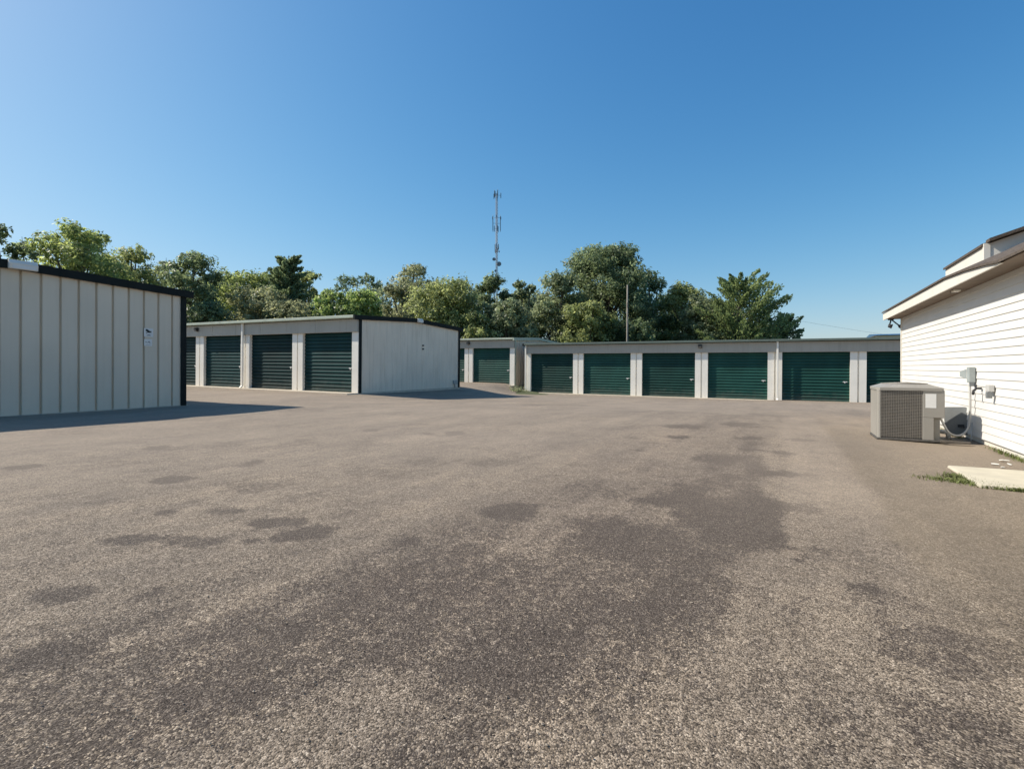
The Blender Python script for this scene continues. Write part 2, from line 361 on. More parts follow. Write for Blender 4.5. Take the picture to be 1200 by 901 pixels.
    add(smooth(.50, .66, fbm(a * .55 + 3, b * .9, 63, 5)) * .34 * (1 - smooth(6, 14, a)))
    vio = np.exp(-((b + 1.2) / .9) ** 2) * smooth(.5, 2, a) * (1 - smooth(7, 11, a))
    dirt = smooth(.50, .66, b + (fbm(a * 1.2, b * 1.2, 55, 4) - .5) * .35) * (1 - smooth(9.8, 11.5, a)) * (b < 3) * smooth(1.5, 4, a)
    soil = smooth(1.75, 2.1, b + (fbm(a * 2, b * 2, 58, 4) - .5) * .5) * smooth(6.4, 6.6, a) * (1 - smooth(8, 9.4, a)) * (b < 3)
    add(soil * .45); dirt = np.maximum(dirt, soil)
    dust = smooth(1.2, 8, a - .5 * b) * (1 - .5 * vio) * (.55 + .9 * (fbm(a * .25, b * .25, 91, 4) - .3))
    dust = np.maximum(dust, smooth(-.25, .05, b + wob * .2) * (1 - smooth(.5, .8, b)) * smooth(3, 5, a) * (1 - smooth(12, 18, a)) * .8)
    for nm, v in (('stain', st), ('violet', vio * .35), ('dirt', np.clip(dirt, 0, 1)), ('dust', np.clip(dust, 0, 1))):
        at_ = me.attributes.new(nm, 'FLOAT', 'POINT'); at_.data.foreach_set('value', v.astype(np.float32))
    me.materials.append(asphalt_mat())
    o = bpy.data.objects.new('asphalt_lot', me); col.objects.link(o)
    return tag(o, kind='structure')
build_lot()

gm = mat('dry_field_grass', (.085, .095, .04), .95, .4, .15, bump=.5, bscale=3)
def build_field():
    rs = [0, 6, 12, 18, 25, 35, 45, 60, 80, 120, 200, 400, 900, 2500]; n = 48
    mb = MB()
    vs_ = []
    for r in rs:
        for k in range(n):
            x, y = r * math.cos(2 * math.pi * k / n), r * math.sin(2 * math.pi * k / n)
            vs_.append((x, y, min(gz(x, y), 0) - .30 if r < 45 else -.72 ))
    fs = [(i * n + k, i * n + (k + 1) % n, (i + 1) * n + (k + 1) % n, (i + 1) * n + k) for i in range(len(rs) - 1) for k in range(n)]
    mb.mesh(vs_, fs, True); tag(mb.build('ground', gm), kind='structure')
build_field()

# ------------------------------------------------------------------ storage buildings
DEPTH, HT, RISE, OPEN_H, PW, BAY = 7.0, 3.03, .18, 2.40, .32, 3.46
def roof_z(y): return HT - .06 + RISE * (1 - abs(y - DEPTH / 2) / (DEPTH / 2))
def ribbed_end(xf, out, g=-.045):                               # end wall at x = xf whose face looks towards out (+1 / -1)
    mb = MB(); pts = []; n = 21; w = DEPTH / n
    for i in range(n):
        y = i * w
        pts += [(y, g), (y + .012, g), (y + .028, -.004), (y + w * .5, .004), (y + w - .028, -.004), (y + w - .012, g)]
    pts.append((DEPTH, g))
    for (y0, d0), (y1, d1) in zip(pts, pts[1:]):
        ym = DEPTH / 2
        mb.poly([(xf + out * d0, y0, .0), (xf + out * d1, y1, .0), (xf + out * d1, y1, roof_z(y1)), (xf + out * d0, y0, roof_z(y0))])
    return mb
def door_mesh(w):
    mb = MB(); n = 16; p = OPEN_H / n; prof = []
    for i in range(n):
        z = .03 + i * p * .985
        prof += [(z, .004), (z + p * .06, -.036), (z + p * .16, -.042), (z + p * .55, -.030), (z + p * .88, -.004)]
    prof.append((.03 + n * p * .985, 0))
    for (z0, d0), (z1, d1) in zip(prof, prof[1:]):
        mb.poly([(-w / 2, d0, z0), (w / 2, d0, z0), (w / 2, d1, z1), (-w / 2, d1, z1)])
    mb.box(-w / 2, w / 2, -.035, .01, .0, .055)         # bottom bar
    return mb
def storage(label, a, b, z, xs, ry, end, trim_m, gutter_m, wall_m, door_m, spouts=(), spout_m=None, seed=1, front=True):
    """xs: bay boundaries along local x; end: x of the finished end whose face is in view, with its outward sign"""
    rnd = random.Random(seed)
    root = empty('storage_building', W(a, b, z), TH, ry); tag(root, label, 'building', 'long metal self storage buildings')
    x0, x1 = min(xs), max(xs)
    MB().box(x0 - .03, x1 + .03, -.62, DEPTH + .05, -.7, .016).build('slab', M['concrete'], root)
    for xf, out in ((x0, -1), (x1, 1)):
        ribbed_end(xf, out, -.006 if wall_m is M['wallB'] else -.06).build('end_wall', wall_m, root)
        mb = MB()                                        # rake trim, both slopes, and the corner trims
        for y0, y1 in ((-.32, DEPTH / 2), (DEPTH / 2, DEPTH + .16)):
            zz = [roof_z(min(max(y, 0), DEPTH)) for y in (y0, y1)]
            xa, xb = (xf + .012 * out, xf + .10 * out)
            mb.prism([(xa, y0, zz[0] - .11), (xb, y0, zz[0] - .11), (xb, y0, zz[0] + .065), (xa, y0, zz[0] + .065)], (0, y1 - y0, zz[1] - zz[0]))
        mb.build('rake_trim', trim_m, root)
        for y0 in (-.01, DEPTH - .13):
            xa, xb = sorted((xf + .012 * out, xf + .035 * out))
            MB().box(xa, xb, y0, y0 + .14, .0, HT - .10).build('corner_trim', trim_m, root)
    rb = MB()
    ys = [-.24, DEPTH / 2, DEPTH + .10]; zs = [roof_z(0) - .004, roof_z(DEPTH / 2), roof_z(0) - .004]
    for k in range(2):
        rb.prism([(x0 + .0, ys[k], zs[k]), (x0 + .0, ys[k], zs[k] + .045), (x0 + .0, ys[k + 1], zs[k + 1] + .045), (x0 + .0, ys[k + 1], zs[k + 1])], (x1 - x0, 0, 0))
    x = x0 + .3
    while x < x1:                                        # standing seams
        for k in range(2):
            rb.prism([(x, ys[k], zs[k] + .045), (x, ys[k], zs[k] + .075), (x, ys[k + 1], zs[k + 1] + .075), (x, ys[k + 1], zs[k + 1] + .045)], (.03, 0, 0))
        x += .6
    rb.build('roof', M['roof'], root)
    for y0, y1 in ((-.315, -.114), (DEPTH + .035, DEPTH + .16)):
        MB().box(x0 - .005, x1 + .005, y0, y1, HT - .105, HT + .006).build('gutter', gutter_m, root, bevel=.012)
    MB().box(x0, x1, DEPTH - .06, DEPTH, 0, HT - .13).build('rear_wall', wall_m, root)
    hb = MB(); hb.box(x0, x1, -.11, .09, OPEN_H, HT - .13)
    for x in np.arange(x0 + 1.15, x1, 1.73): hb.box(x, x + .012, -.116, -.10, OPEN_H + .01, HT - .135)
    hb.build('header', M['header'], root)
    pil_in = MB(); pil_in.box(-PW, -.035, -.03, .10, .0, OPEN_H).box(.035, PW, -.03, .10, .0, OPEN_H).box(-.035, .035, .05, .08, 0, OPEN_H)
    pin = None
    for i, x in enumerate(xs):
        if x in (x0, x1):
            s = 1 if x == x0 else -1
            xa, xb = sorted((x, x + s * PW * 1.05))
            MB().box(xa, xb, -.03, .10, .0, OPEN_H - .001).build('pillar', M['light'], root)
        elif pin is None:
            pin = pil_in.build('pillar', M['light'], root); pin.location = (x, 0, 0)
        else: copy_part(pin, root, (x, 0, 0))
    d0 = None; sx = sorted(xs)
    for xa, xb in zip(sx, sx[1:]):
        xc = (xa + xb) / 2; off = .12
        if d0 is None:
            w = BAY - 2 * PW + .05
            d0 = door_mesh(w).build('roll_up_door', door_m, root); d0.location = (xc, off, 0)
            lt = MB().box(w / 2 - .30, w / 2 - .12, -.05, -.025, .96, .995).box(w / 2 - .24, w / 2 - .20, -.065, -.045, .92, 1.0).build('latch', M['label'], d0)
        else:
            d = copy_part(d0, root, (xc, off, 0)); copy_part(lt, d)
    for x in spouts:
        MB().box(x - .045, x + .045, -.20, -.118, .12, HT - .11).prism([(x - .045, -.20, .12), (x - .045, -.118, .12), (x - .045, -.22, .02), (x - .045, -.30, .04)], (.09, 0, 0)).build('downspout', spout_m or M['light'], root, bevel=.01)
    return root
bays = lambda n, s: [s * BAY * k for k in range(n + 1)]
A_ = storage('nearest storage building, its shaded pale ribbed end wall with two small signs at left', .94, -14.1, 0, bays(5, -1), .004, 1,
             M['trim'], M['trim'], M['wall'], M['doorB'])
B_ = storage('middle storage building with a blank stained end wall beside its dark doors', 14.82, -14.70, 0, bays(6, -1), .011, 1,
             M['trim'], M['green_trim'], M['wallB'], M['doorB'], spouts=[-BAY * 2], seed=2)
D_ = storage('far storage building with one whole door showing between two longer buildings', 28.75, -15.15, -.14, bays(4, -1), .009, 1,
             M['green_trim'], M['green_trim'], M['wall'], M['door'], seed=3)
C_ = storage('long low storage building across the back right with a row of green doors', 28.66, -14.30, -.53, bays(7, 1), .007, -1,
             M['trim'], M['mid_trim'], M['wall'], M['door'], spouts=[.05, BAY * 4 + .12], seed=4)

def local(root, p):
    m = Matrix.Translation(root.location) @ root.rotation_euler.to_matrix().to_4x4(); return m @ Vector(p)
# lights under the eaves: dark box with a hood and a lens
def eave_light(root, x, label):
    e = empty('wall_light', local(root, (x, -.112, HT - .30)), TH, root.rotation_euler.y); tag(e, label, 'light', 'dark wall lights above the doors')
    MB().prism([(-.09, 0, -.09), (-.09, 0, .09), (-.09, -.10, .09), (-.09, -.15, .02), (-.09, -.09, -.09)], (.18, 0, 0)).build('housing', M['dark'], e, bevel=.008)
    MB().poly([(-.07, -.096, -.08), (.07, -.096, -.08), (.07, -.150, .004), (-.07, -.150, .004)]).build('lens', M['grey_pl'], e)
eave_light(B_, -BAY * 3 - .05, 'small dark wall light on the header of the middle building, above a pillar')
eave_light(D_, -BAY * 1 + .05, 'small dark wall light on the header of the small far building')
eave_light(C_, BAY * 3 - .05, 'small dark wall light on the header of the long back building, above its third pillar')
def flood(root, y, w, h, label):
    e = empty('flood_light', local(root, (.10, y, roof_z(y) - .02)), TH); tag(e, label, 'light', 'pale flood lights on the roof edge')
    MB().prism([(.002, -w / 2, -h / 2), (.002, -w / 2, h / 2), (.05, -w / 2, h / 2), (.10, -w / 2, h * .1), (.09, -w / 2, -h / 2)], (0, w, 0)).build('housing', M['white'], e, bevel=.01)
    MB().box(.0925, .103, -w * .4, w * .4, -h * .45, -h * .08).build('lens', M['label'], e)
flood(A_, 3.66, .46, .19, 'pale oblong flood light on the dark roof edge of the nearest building at left')
flood(B_, 3.62, .34, .18, 'pale oblong flood light on the dark roof edge of the middle building')

# signs on the nearest building
def sign(y, z, w, h, label, kind):
    e = empty('wall_sign', local(A_, (.006, y, z)), TH); tag(e, label, 'sign', 'two small white signs on the shaded wall')
    MB().box(0, .006, -w / 2, w / 2, -h / 2, h / 2).build('plate', M['label'], e)
    g = MB(); x = .0085
    if kind == 'camera':                                  # a bullet camera on its bracket over a dark line of print
        def q(pts): g.prism([(x, p[0], p[1]) for p in pts], (.002, 0, 0))
        q([(-.065, .075), (-.04, .088), (.035, .035), (.03, -.005), (-.015, -.002), (-.07, .045)])
        q([(.04, .04), (.062, .044), (.062, .0), (.035, .0)])
        q([(-.062, -.012), (-.035, .004), (-.02, -.012), (-.062, -.026)])
        q([(-.045, -.062), (.045, -.062), (.045, -.074), (-.045, -.074)])
        q([(-.02, -.052), (.03, -.052), (.03, -.058), (-.02, -.058)])
    else:
        for p0, p1 in (((-.055, .005), (.0, .0)), ((.0, .0), (.02, .035)), ((.02, .035), (.045, -.02)), ((-.055, .005), (-.05, .03))):
            g.tube([(x, *p0), (x, *p1)], .0045, 5)
        g.box(x - .001, x + .001, -.05, .05, -.06, -.055)
    g.build('pictogram', M['black'], e)
sign(6.10, 1.88, .21, .21, 'upper square white sign with a black security camera picture', 'camera')
sign(6.09, 1.63, .18, .17, 'lower small white sign with a faint dark zigzag arrow', 'arrow')

# small fittings on the middle building's end wall
for z_, lb in ((2.02, 'upper small dark bracket on the blank stained end wall'), (1.86, 'lower small dark bracket on the blank stained end wall')):
    e = empty('wall_bracket', local(B_, (.0, 4.0, z_)), TH); tag(e, lb, 'bracket', 'dark brackets on the stained end wall')
    MB().box(.0, .03, -.05, .05, -.03, .03).build('plate', M['dark'], e); MB().tube([(.03, 0, 0), (.07, 0, -.005)], .014, 6).build('stub', M['dark'], e)
e = empty('meter_box', local(B_, (.0, 6.55, .28)), TH); tag(e, 'small grey meter box low at the far end of the stained end wall', 'meter box')
MB().box(.0, .10, -.13, .13, -.10, .10).build('case', M['grey_box'], e, bevel=.01); MB().tube([(.05, 0, -.10), (.05, 0, -.27)], .025, 6).build('pipe', M['metal'], e)

# ------------------------------------------------------------------ white house on the right
HB = 2.28
house = empty('house', W(0, HB, 0), TH); tag(house, 'white lap sided house at the right edge with deep brown eaves', 'house')
H0, H1, HW = -3.0, 14.04, 8.0
def siding(mb, p0, p1, z0, z1f, out, pitch=.098):
    """lapped boards between two ground points; z1f gives the wall height along it; out = outward normal"""
    P0, P1, out = Vector(p0), Vector(p1), Vector(out); z = z0
    while z < z1f:
        t = min(z + pitch, z1f)
        a0 = P0 + out * .010; a1 = P1 + out * .010
        mb.poly([(a0.x, a0.y, z), (a1.x, a1.y, z), (P1.x, P1.y, t), (P0.x, P0.y, t)])
        mb.poly([(P0.x, P0.y, z), (P1.x, P1.y, z), (a1.x, a1.y, z), (a0.x, a0.y, z)])
        z = t
sd = MB(); siding(sd, (0, H0, 0), (0, H1, 0), .07, 2.12, (-1, 0, 0)); sd.build('side_wall', M['siding'], house)
gw = MB()
z = .07
while z < 4.0:
    t = z + .098
    def half(zz): return HW / 2 if zz <= 2.12 else max(0, HW / 2 * (1 - (zz - 2.12) / 2.2))
    h0, h1 = half(z), half(t)
    gw.poly([(HW / 2 - h0, H1 + .014, z), (HW / 2 + h0, H1 + .014, z), (HW / 2 + h1, H1, t), (HW / 2 - h1, H1, t)]); z = t
gw.build('gable_wall', M['siding'], house)
MB().box(.03, HW, H0, H1 - .03, -.5, .069).build('foundation', M['concrete'], house)
MB().box(.02, .03, H0, H1 - .01, .0, 2.12).box(.02, HW, H1 - .02, H1 - .01, .0, 2.12).box(HW - .02, HW, H0, H1 - .02, 0, 2.12).box(.03, HW - .02, H0, H0 + .02, 0, 2.12).build('inner_wall', M['white'], house)
MB().box(-.022, .06, H1 - .05, H1 + .03, .06, 2.10).build('corner_board', M['white'], house)
EX = 1.98 - HB; EF = 14.35                              # eave line and far end of the roof
prof = [(EF, 2.24), (9.2, 2.24), (8.32, 2.200), (7.58, 2.145), (7.1, 2.094), (6.6, 2.088), (H0 - .3, 2.088)]
fz = 2.085
fm = MB()
for (y0, t0), (y1, t1) in zip(prof[:5], prof[1:5]):
    fm.prism([(EX, y0, fz), (EX, y1, fz), (EX, y1, t1), (EX, y0, t0)], (.022, 0, 0))
fm.build('fascia', M['white'], house)
MB().prism([(EX + .024, EF, 2.085), (EX + .024, EF, 2.235), (HW / 2, EF, 4.40), (HW / 2, EF, 4.25)], (0, -.022, 0)).build('rake_board', M['white'], house)
rf = MB()
for (y0, t0), (y1, t1) in zip(prof, prof[1:]):
    c = .028; zi = lambda y: 2.50 + .085 * min(1, max(0, (y - 7.6) / 2))
    rf.mesh([(EX - .025, y0, t0), (EX - .025, y1, t1), (EX - .025, y0, t0 + c), (EX - .025, y1, t1 + c),
             (.32, y0, zi(y0)), (.32, y1, zi(y1)), (HW / 2, y0, 4.42), (HW / 2, y1, 4.42), (.32, y0, zi(y0) - .03), (.32, y1, zi(y1) - .03), (HW / 2, y0, 4.38), (HW / 2, y1, 4.38)],
            [(0, 1, 3, 2), (2, 3, 5, 4), (4, 5, 7, 6), (0, 8, 9, 1), (8, 10, 11, 9)])
rf.mesh([(HW / 2, EF, 4.42), (HW / 2, H0 - .3, 4.42), (HW + .3, H0 - .3, 2.25), (HW + .3, EF, 2.25)], [(0, 1, 2, 3)])
rf.build('roof', M['shingle'], house)
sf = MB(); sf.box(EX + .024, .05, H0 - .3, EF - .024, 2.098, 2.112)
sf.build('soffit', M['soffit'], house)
# the raised roof tier: white boards under a shingle edge, corner board, and the stepped gable facing the camera
BX = 2.6 - HB; yA, yB = 12.04, 9.95
tier = MB().box(BX, BX + 2.2, yB, yA, 2.56, 2.80).build('upper_roof', M['white'], house)
MB().prism([(BX - .03, yB + .02, 2.795), (BX - .03, yB + .02, 2.832), (BX + 2.3, yB + .02, 2.832 + .79), (BX + 2.3, yB + .02, 2.795 + .79)], (0, yA - yB, 0)).build('shingles', M['shingle'], tier)
MB().box(BX - .012, BX + .06, yB - .014, yB + .05, 2.56, 2.83).build('corner_board', M['white'], tier)
gp = MB().prism([(BX + .06, yB - .002, 2.58), (BX + 1.8, yB - .002, 3.08), (BX + 1.8, yB - .002, 3.43), (BX + .06, yB - .002, 2.83)], (0, .03, 0)); gp.build('gable_board', M['white'], tier)
MB().prism([(BX + .02, yB - .14, 2.835), (BX + 1.9, yB - .14, 3.475), (BX + 1.9, yB - .14, 3.52), (BX + .02, yB - .14, 2.88)], (0, .17, 0)).build('rake_shingles', M['shingle'], tier)
# soffit fittings
e = empty('soffit_light', W(0, HB, 0) + E1 * 9.29 + E2 * (EX + .14) + Vector((0, 0, 2.096)), TH); tag(e, 'small white fitting under the brown eave', 'light fitting')
MB().box(-.04, .04, -.07, .07, -.03, 0).build('housing', M['white'], e, bevel=.006); MB().box(-.04, .04, .072, .085, -.035, 0).build('bracket', M['dark'], e)
e = empty('motion_light', W(14.15, 2.10, 2.098), TH); tag(e, 'dark two headed floodlight hanging under the far corner of the eave', 'light')
MB().box(-.05, .05, -.05, .05, -.03, 0).build('base', M['dark'], e, bevel=.006)
for s, dx, dz in ((-1, -.04, -.16), (1, .17, -.17)):
    h = MB().tube([(dx * .15, s * .03, -.03), (dx * .5, s * .05, -.085), (dx * .9, s * .06, dz + .02)], .014, 6).build('arm', M['dark'], e)
    MB().tube([(dx * .9, s * .06, dz + .03), (dx + .0, s * .06, dz), (dx + .05, s * .06, dz - .015)], [.025, .04, .052], 10).build('lamp_head', M['dark'], h)

# ------------------------------------------------------------------ air conditioner and fittings on the wall
def ac_unit():
    A0, B0, w, dp, h = 8.69, 1.135, .735, .64, .70
    e = empty('air_conditioner', W(A0, B0, 0), TH); tag(e, 'beige grey air conditioner with wire grille sides standing on the asphalt by the white house', 'air conditioner')
    MB().box(-.01, w + .0, -.01, dp + .01, .0, .035).build('base_pan', M['ac_dark'], e, bevel=.01)
    gw_ = .50                                               # grille part of the front
    MB().box(.02, gw_, .02, dp - .02, .035, h).build('coil', M['ac_dark'], e)
    g = MB()
    for i in range(31):
        z = .06 + i * (h - .09) / 30
        g.box(.034, gw_, .002, .008, z, z + .007)
    for i in range(24):
        x = .045 + i * (gw_ - .06) / 23; g.box(x, x + .004, .0, .003, .045, h - .01)
    g.build('grille', M['ac_grille'], e)
    for (cx, cy, a0) in ((.036, .036, 180), (.036, dp - .036, 90)):   # rounded corner posts
        pts = [(cx + .038 * math.cos(R(a0 + t)), cy + .038 * math.sin(R(a0 + t)), .035) for t in range(0, 91, 15)] + [(cx, cy, .035)]
        MB().prism(pts, (0, 0, h - .035)).build('corner_post', M['ac'], e)
    MB().box(gw_, w, -.004, .30, h * .47, h).build('service_panel', M['ac'], e, bevel=.008)
    MB().box(gw_ + .005, w - .03, .302, dp, .035, h - .002).build('rear_panel', M['ac'], e)
    MB().box(-.003, .0195, .034, dp - .034, .04, h - .01).build('side_panel', M['ac'], e)
    MB().box(gw_, gw_ + .12, -.004, .28, .03, h * .47).build('lower_panel', M['ac'], e, bevel=.006)
    MB().box(gw_ + .12, w - .04, .05, .30, .03, h * .47).build('recess_panel', M['ac_recess'], e)
    MB().box(gw_ + .03, gw_ + .145, -.0065, -.004, h * .66, h * .93).build('data_label', M['label'], e)
    # top cover: sloping rim, fan opening with rings and spokes
    t = MB(); rim = [(-.015, -.015), (w + .005, -.015), (w + .005, dp + .015), (-.015, dp + .015)]
    N = 32; c = (w / 2 - .02, dp / 2); r1 = .27
    outer = []
    for k in range(N):
        an = 2 * math.pi * k / N; dx, dy = math.cos(an), math.sin(an)
        sx = (w / 2 + .01) / max(abs(dx), 1e-6); sy = (dp / 2 + .015) / max(abs(dy), 1e-6); q = min(sx, sy)
        outer.append((w / 2 - .005 + dx * q, dp / 2 + dy * q))
    inner = [(c[0] + r1 * math.cos(2 * math.pi * k / N), c[1] + r1 * math.sin(2 * math.pi * k / N)) for k in range(N)]
    v = [(x, y, h - .01) for x, y in outer] + [(x, y, h + .028) for x, y in outer] + [(x, y, h + .075) for x, y in inner] + [(x, y, h + .03) for x, y in inner]
    f = []
    for k in range(N):
        j = (k + 1) % N
        f += [(k, j, N + j, N + k), (N + k, N + j, 2 * N + j, 2 * N + k), (2 * N + k, 2 * N + j, 3 * N + j, 3 * N + k)]
    t.mesh(v, f); top = t.build('top_cover', M['ac'], e)
    fg = MB()
    for r in (.26, .21, .16, .11, .06):
        fg.tube([(c[0] + r * math.cos(2 * math.pi * k / 24), c[1] + r * math.sin(2 * math.pi * k / 24), h + .079 + (.27 - r) * .06) for k in range(25)], .0045, 5, False)
    for k in range(8):
        an = math.pi * k / 4; fg.tube([(c[0] + .27 * math.cos(an), c[1] + .27 * math.sin(an), h + .076), (c[0] + .04 * math.cos(an), c[1] + .04 * math.sin(an), h + .094)], .0045, 5)
    fg.build('fan_guard', M['ac_grille'], top)
    MB().tube([(c[0], c[1], h - .05), (c[0], c[1], h + .05)], .09, 16).build('fan_motor', M['dark'], top)
    MB().poly([(c[0] + r1 * math.cos(2 * math.pi * k / 24), c[1] + r1 * math.sin(2 * math.pi * k / 24), h + .005) for k in range(24)]).build('fan_well', M['ac_dark'], top)
ac_unit()
WALL = HB - .016
def wpt(a, out, z): return W(a, WALL - out, z)
def apos(u):                                             # distance along the house wall
    r = (u - 600) / 600; Y = WALL / (r * E2.x + E2.y); return r * Y * E1.x + Y * E1.y
a_box = apos(1142)
e = empty('disconnect_box', wpt(a_box, 0, .90), TH); tag(e, 'grey electrical disconnect box with its flap open on the white siding', 'electrical box')
MB().box(-.07, .0, -.05, .05, -.10, .11).build('case', M['grey_box'], e, bevel=.008)
MB().prism([(-.07, .055, .08), (-.13, .09, .05), (-.13, .09, -.02), (-.07, .055, -.05)], (-.004, -.006, 0)).build('flap', M['grey_box'], e)
MB().box(-.06, -.02, -.05, -.02, -.15, -.101).build('knockout_fitting', M['grey_pl'], e)
def curve(pts, n=10):                                    # Catmull-Rom through the points
    P = [Vector(p) for p in pts]; P = [P[0] * 2 - P[1]] + P + [P[-1] * 2 - P[-2]]; out = []
    for i in range(1, len(P) - 2):
        for k in range(n):
            t = k / n; out.append(.5 * (2 * P[i] + (P[i + 1] - P[i - 1]) * t + (2 * P[i - 1] - 5 * P[i] + 4 * P[i + 1] - P[i + 2]) * t * t + (3 * P[i] - P[i - 1] - 3 * P[i + 1] + P[i + 2]) * t ** 3))
    return out + [P[-2]]
e = empty('conduit', wpt(a_box, .05, .80), TH); tag(e, 'pale flexible conduit dropping from the electrical box and curving to the air conditioner', 'conduit')
inv = Matrix.Rotation(-TH, 4, 'Z')
def rel(p): return inv @ (Vector(p) - e.location)
MB().tube([rel(p) for p in curve([wpt(a_box, .05, .80), wpt(a_box, .045, .55), wpt(a_box, .05, .28), wpt(a_box - .02, .08, .16), wpt(a_box - .06, .15, .09), wpt(a_box - .12, .24, .085), wpt(a_box - .20, .33, .15), W(8.85, 1.85, .34)])], .014, 8).build('flexible_pipe', M['pvc'], e)
MB().tube([rel(p) for p in curve([wpt(a_box + .02, .02, .25), wpt(a_box - .02, .03, .12), wpt(a_box - .05, .05, .01)])], .006, 5).build('ground_wire', M['metal'], e)
a_t = apos(1164)
e = empty('outlet_box', wpt(a_t, 0, .735), TH); tag(e, 'small pale weatherproof outlet with a dark cover on the white siding', 'outlet')
MB().box(-.06, 0, -.05, .06, -.03, .055).build('hood', M['pvc'], e, bevel=.008); MB().box(-.075, -.02, -.05, .0, -.11, -.031).build('cover', M['grey_pl'], e, bevel=.006)
a_s = apos(1151)
e = empty('tap', wpt(a_s, 0, .70), TH); tag(e, 'dark garden tap on the white siding beside the conduit', 'tap')
MB().tube([(0, .03, .03), (-.05, .02, .03), (-.09, .0, .0), (-.095, -.02, -.05)], [.014, .014, .013, .015], 8).build('spout', M['dark'], e)
MB().tube([(-.055, .02, .03), (-.06, .025, .065)], .008, 6).tube([(-.06, -.01, .07), (-.06, .06, .07)], .010, 6).build('handle', M['dark'], e)
# grey panel leaning on the wall behind the conduit
a_p = apos(1133)
e = empty('leaning_panel', wpt(a_p + .05, .10, .05), TH); tag(e, 'dark grey plastic panel leaning on the white wall beside the air conditioner', 'panel')
pts = []
for k in range(4):
    cx, cz = ((-.1, .36), (-.1, .02), (.1, .02), (.1, .36))[k]; a0 = (90, 180, 270, 0)[k]
    pts += [(cx + .03 * math.cos(R(a0 + t)), 0, cz + .03 * math.sin(R(a0 + t))) for t in (0, 30, 60, 90)]
pn = MB().prism(pts, (0, .03, 0)).build('board', M['grey_pl'], e, bevel=.004); pn.rotation_euler = (R(-5), R(-3), R(-20))
MB().box(.02, .09, -.03, -.001, .10, .14).build('catch', M['dark'], pn)
# clutter at the wall's foot
e = empty('timber_offcut', W(8.62, 1.95, .012), TH - .15); tag(e, 'dark flat timber offcut lying by the air conditioner base', 'timber')
MB().box(-.14, .16, -.03, .03, 0, .03).build('plank', M['stick'], e, bevel=.004)
e = empty('pipe_elbow', W(a_box + .26, WALL - .22, .012), TH); tag(e, 'white pipe stub rising from the dirt under the conduit', 'pipe')
MB().tube([(0, 0, -.03), (0, 0, .05), (-.03, 0, .075), (-.09, .01, .08)], .030, 10).build('elbow', M['pvc'], e)
rnd = random.Random(5)
spots = [(6.75, 1.9), (7.0, 2.02), (6.66, 2.12), (6.85, 2.16), (7.25, 2.05), (6.95, 1.9)]
words = ['pale paint flake lying nearest the concrete step edge', 'pale flake on dark soil in front of the white wall']
base = None
for k, (aa, bb) in enumerate(spots):
    if base is None:
        mb = MB(); n = 7; mb.prism([(.055 * (1 + .3 * rnd.uniform(-1, 1)) * math.cos(2 * math.pi * i / n), .03 * (1 + .4 * rnd.uniform(-1, 1)) * math.sin(2 * math.pi * i / n), 0) for i in range(n)], (.004, 0, .008))
        o = base = mb.build('paint_flake', M['litter'])
    else: o = base.copy(); col.objects.link(o)
    p = W(aa, bb); o.location = (p.x, p.y, gz(p.x, p.y) + .014); o.rotation_euler = (rnd.uniform(-.25, .25), rnd.uniform(-.25, .25), rnd.uniform(0, 6)); s = rnd.uniform(.3, .75); o.scale = (s, s, 1)
    tag(o, 'pale paint flake lying on the dark soil between the white wall and the concrete step', 'flake', 'paint flakes scattered below the white wall')
# concrete step by the wall
mb = MB(); mb.box(1.42, HB - .02, 5.57, 6.52, -.10, .035)
o = mb.build('concrete_step', M['pad'], bevel=.015); o.rotation_euler = (0, 0, TH); tag(o, 'pale concrete slab set against the white house at the right edge', 'slab')

# grass tuft along the slab
def blades(n, spots_, hmin, hmax, seed):
    r = np.random.default_rng(seed); mb = MB()
    for _ in range(n):
        (cx, cy, sx, sy) = spots_[r.integers(len(spots_))]
        aa, bb = cx + r.normal(0, sx), cy + r.normal(0, sy); p = W(aa, bb); z = gz(p.x, p.y)
        h = r.uniform(hmin, hmax); an = r.uniform(0, 6.28); lean = r.uniform(.2, 1.1) * h
        d = Vector((math.cos(an), math.sin(an), 0)); s = Vector((-d.y, d.x, 0)) * r.uniform(.0025, .005); b0 = Vector((p.x, p.y, z - .005))
        m1 = b0 + d * lean * .35 + Vector((0, 0, h * .7)); t = b0 + d * lean + Vector((0, 0, h))
        mb.mesh([b0 - s, b0 + s, m1 + s * .7, m1 - s * .7, t], [(0, 1, 2, 3), (3, 2, 4)])
    return mb
gr = mat('fresh_grass', (.13, .15, .04), .7, .5, 9)
o = blades(2600, [(5.80, 1.26, .06, .10), (5.72, 1.42, .05, .09), (5.98, 1.36, .09, .05), (5.60, 1.58, .03, .09), (5.54, 1.75, .015, .12)], .012, .05, 3).build('grass', gr); tag(o, 'low tuft of green grass along the edge of the concrete slab', 'grass', kind='stuff')
o = blades(1200, [(5.5 + .12 * k, 2.24, .08, .02) for k in range(24)] + [(9.5 + .1 * k, 2.2, .1, .03) for k in range(20)], .015, .06, 4).build('wall_foot_weeds', gr); tag(o, 'thin weeds growing along the foot of the white wall', 'weeds', kind='stuff')

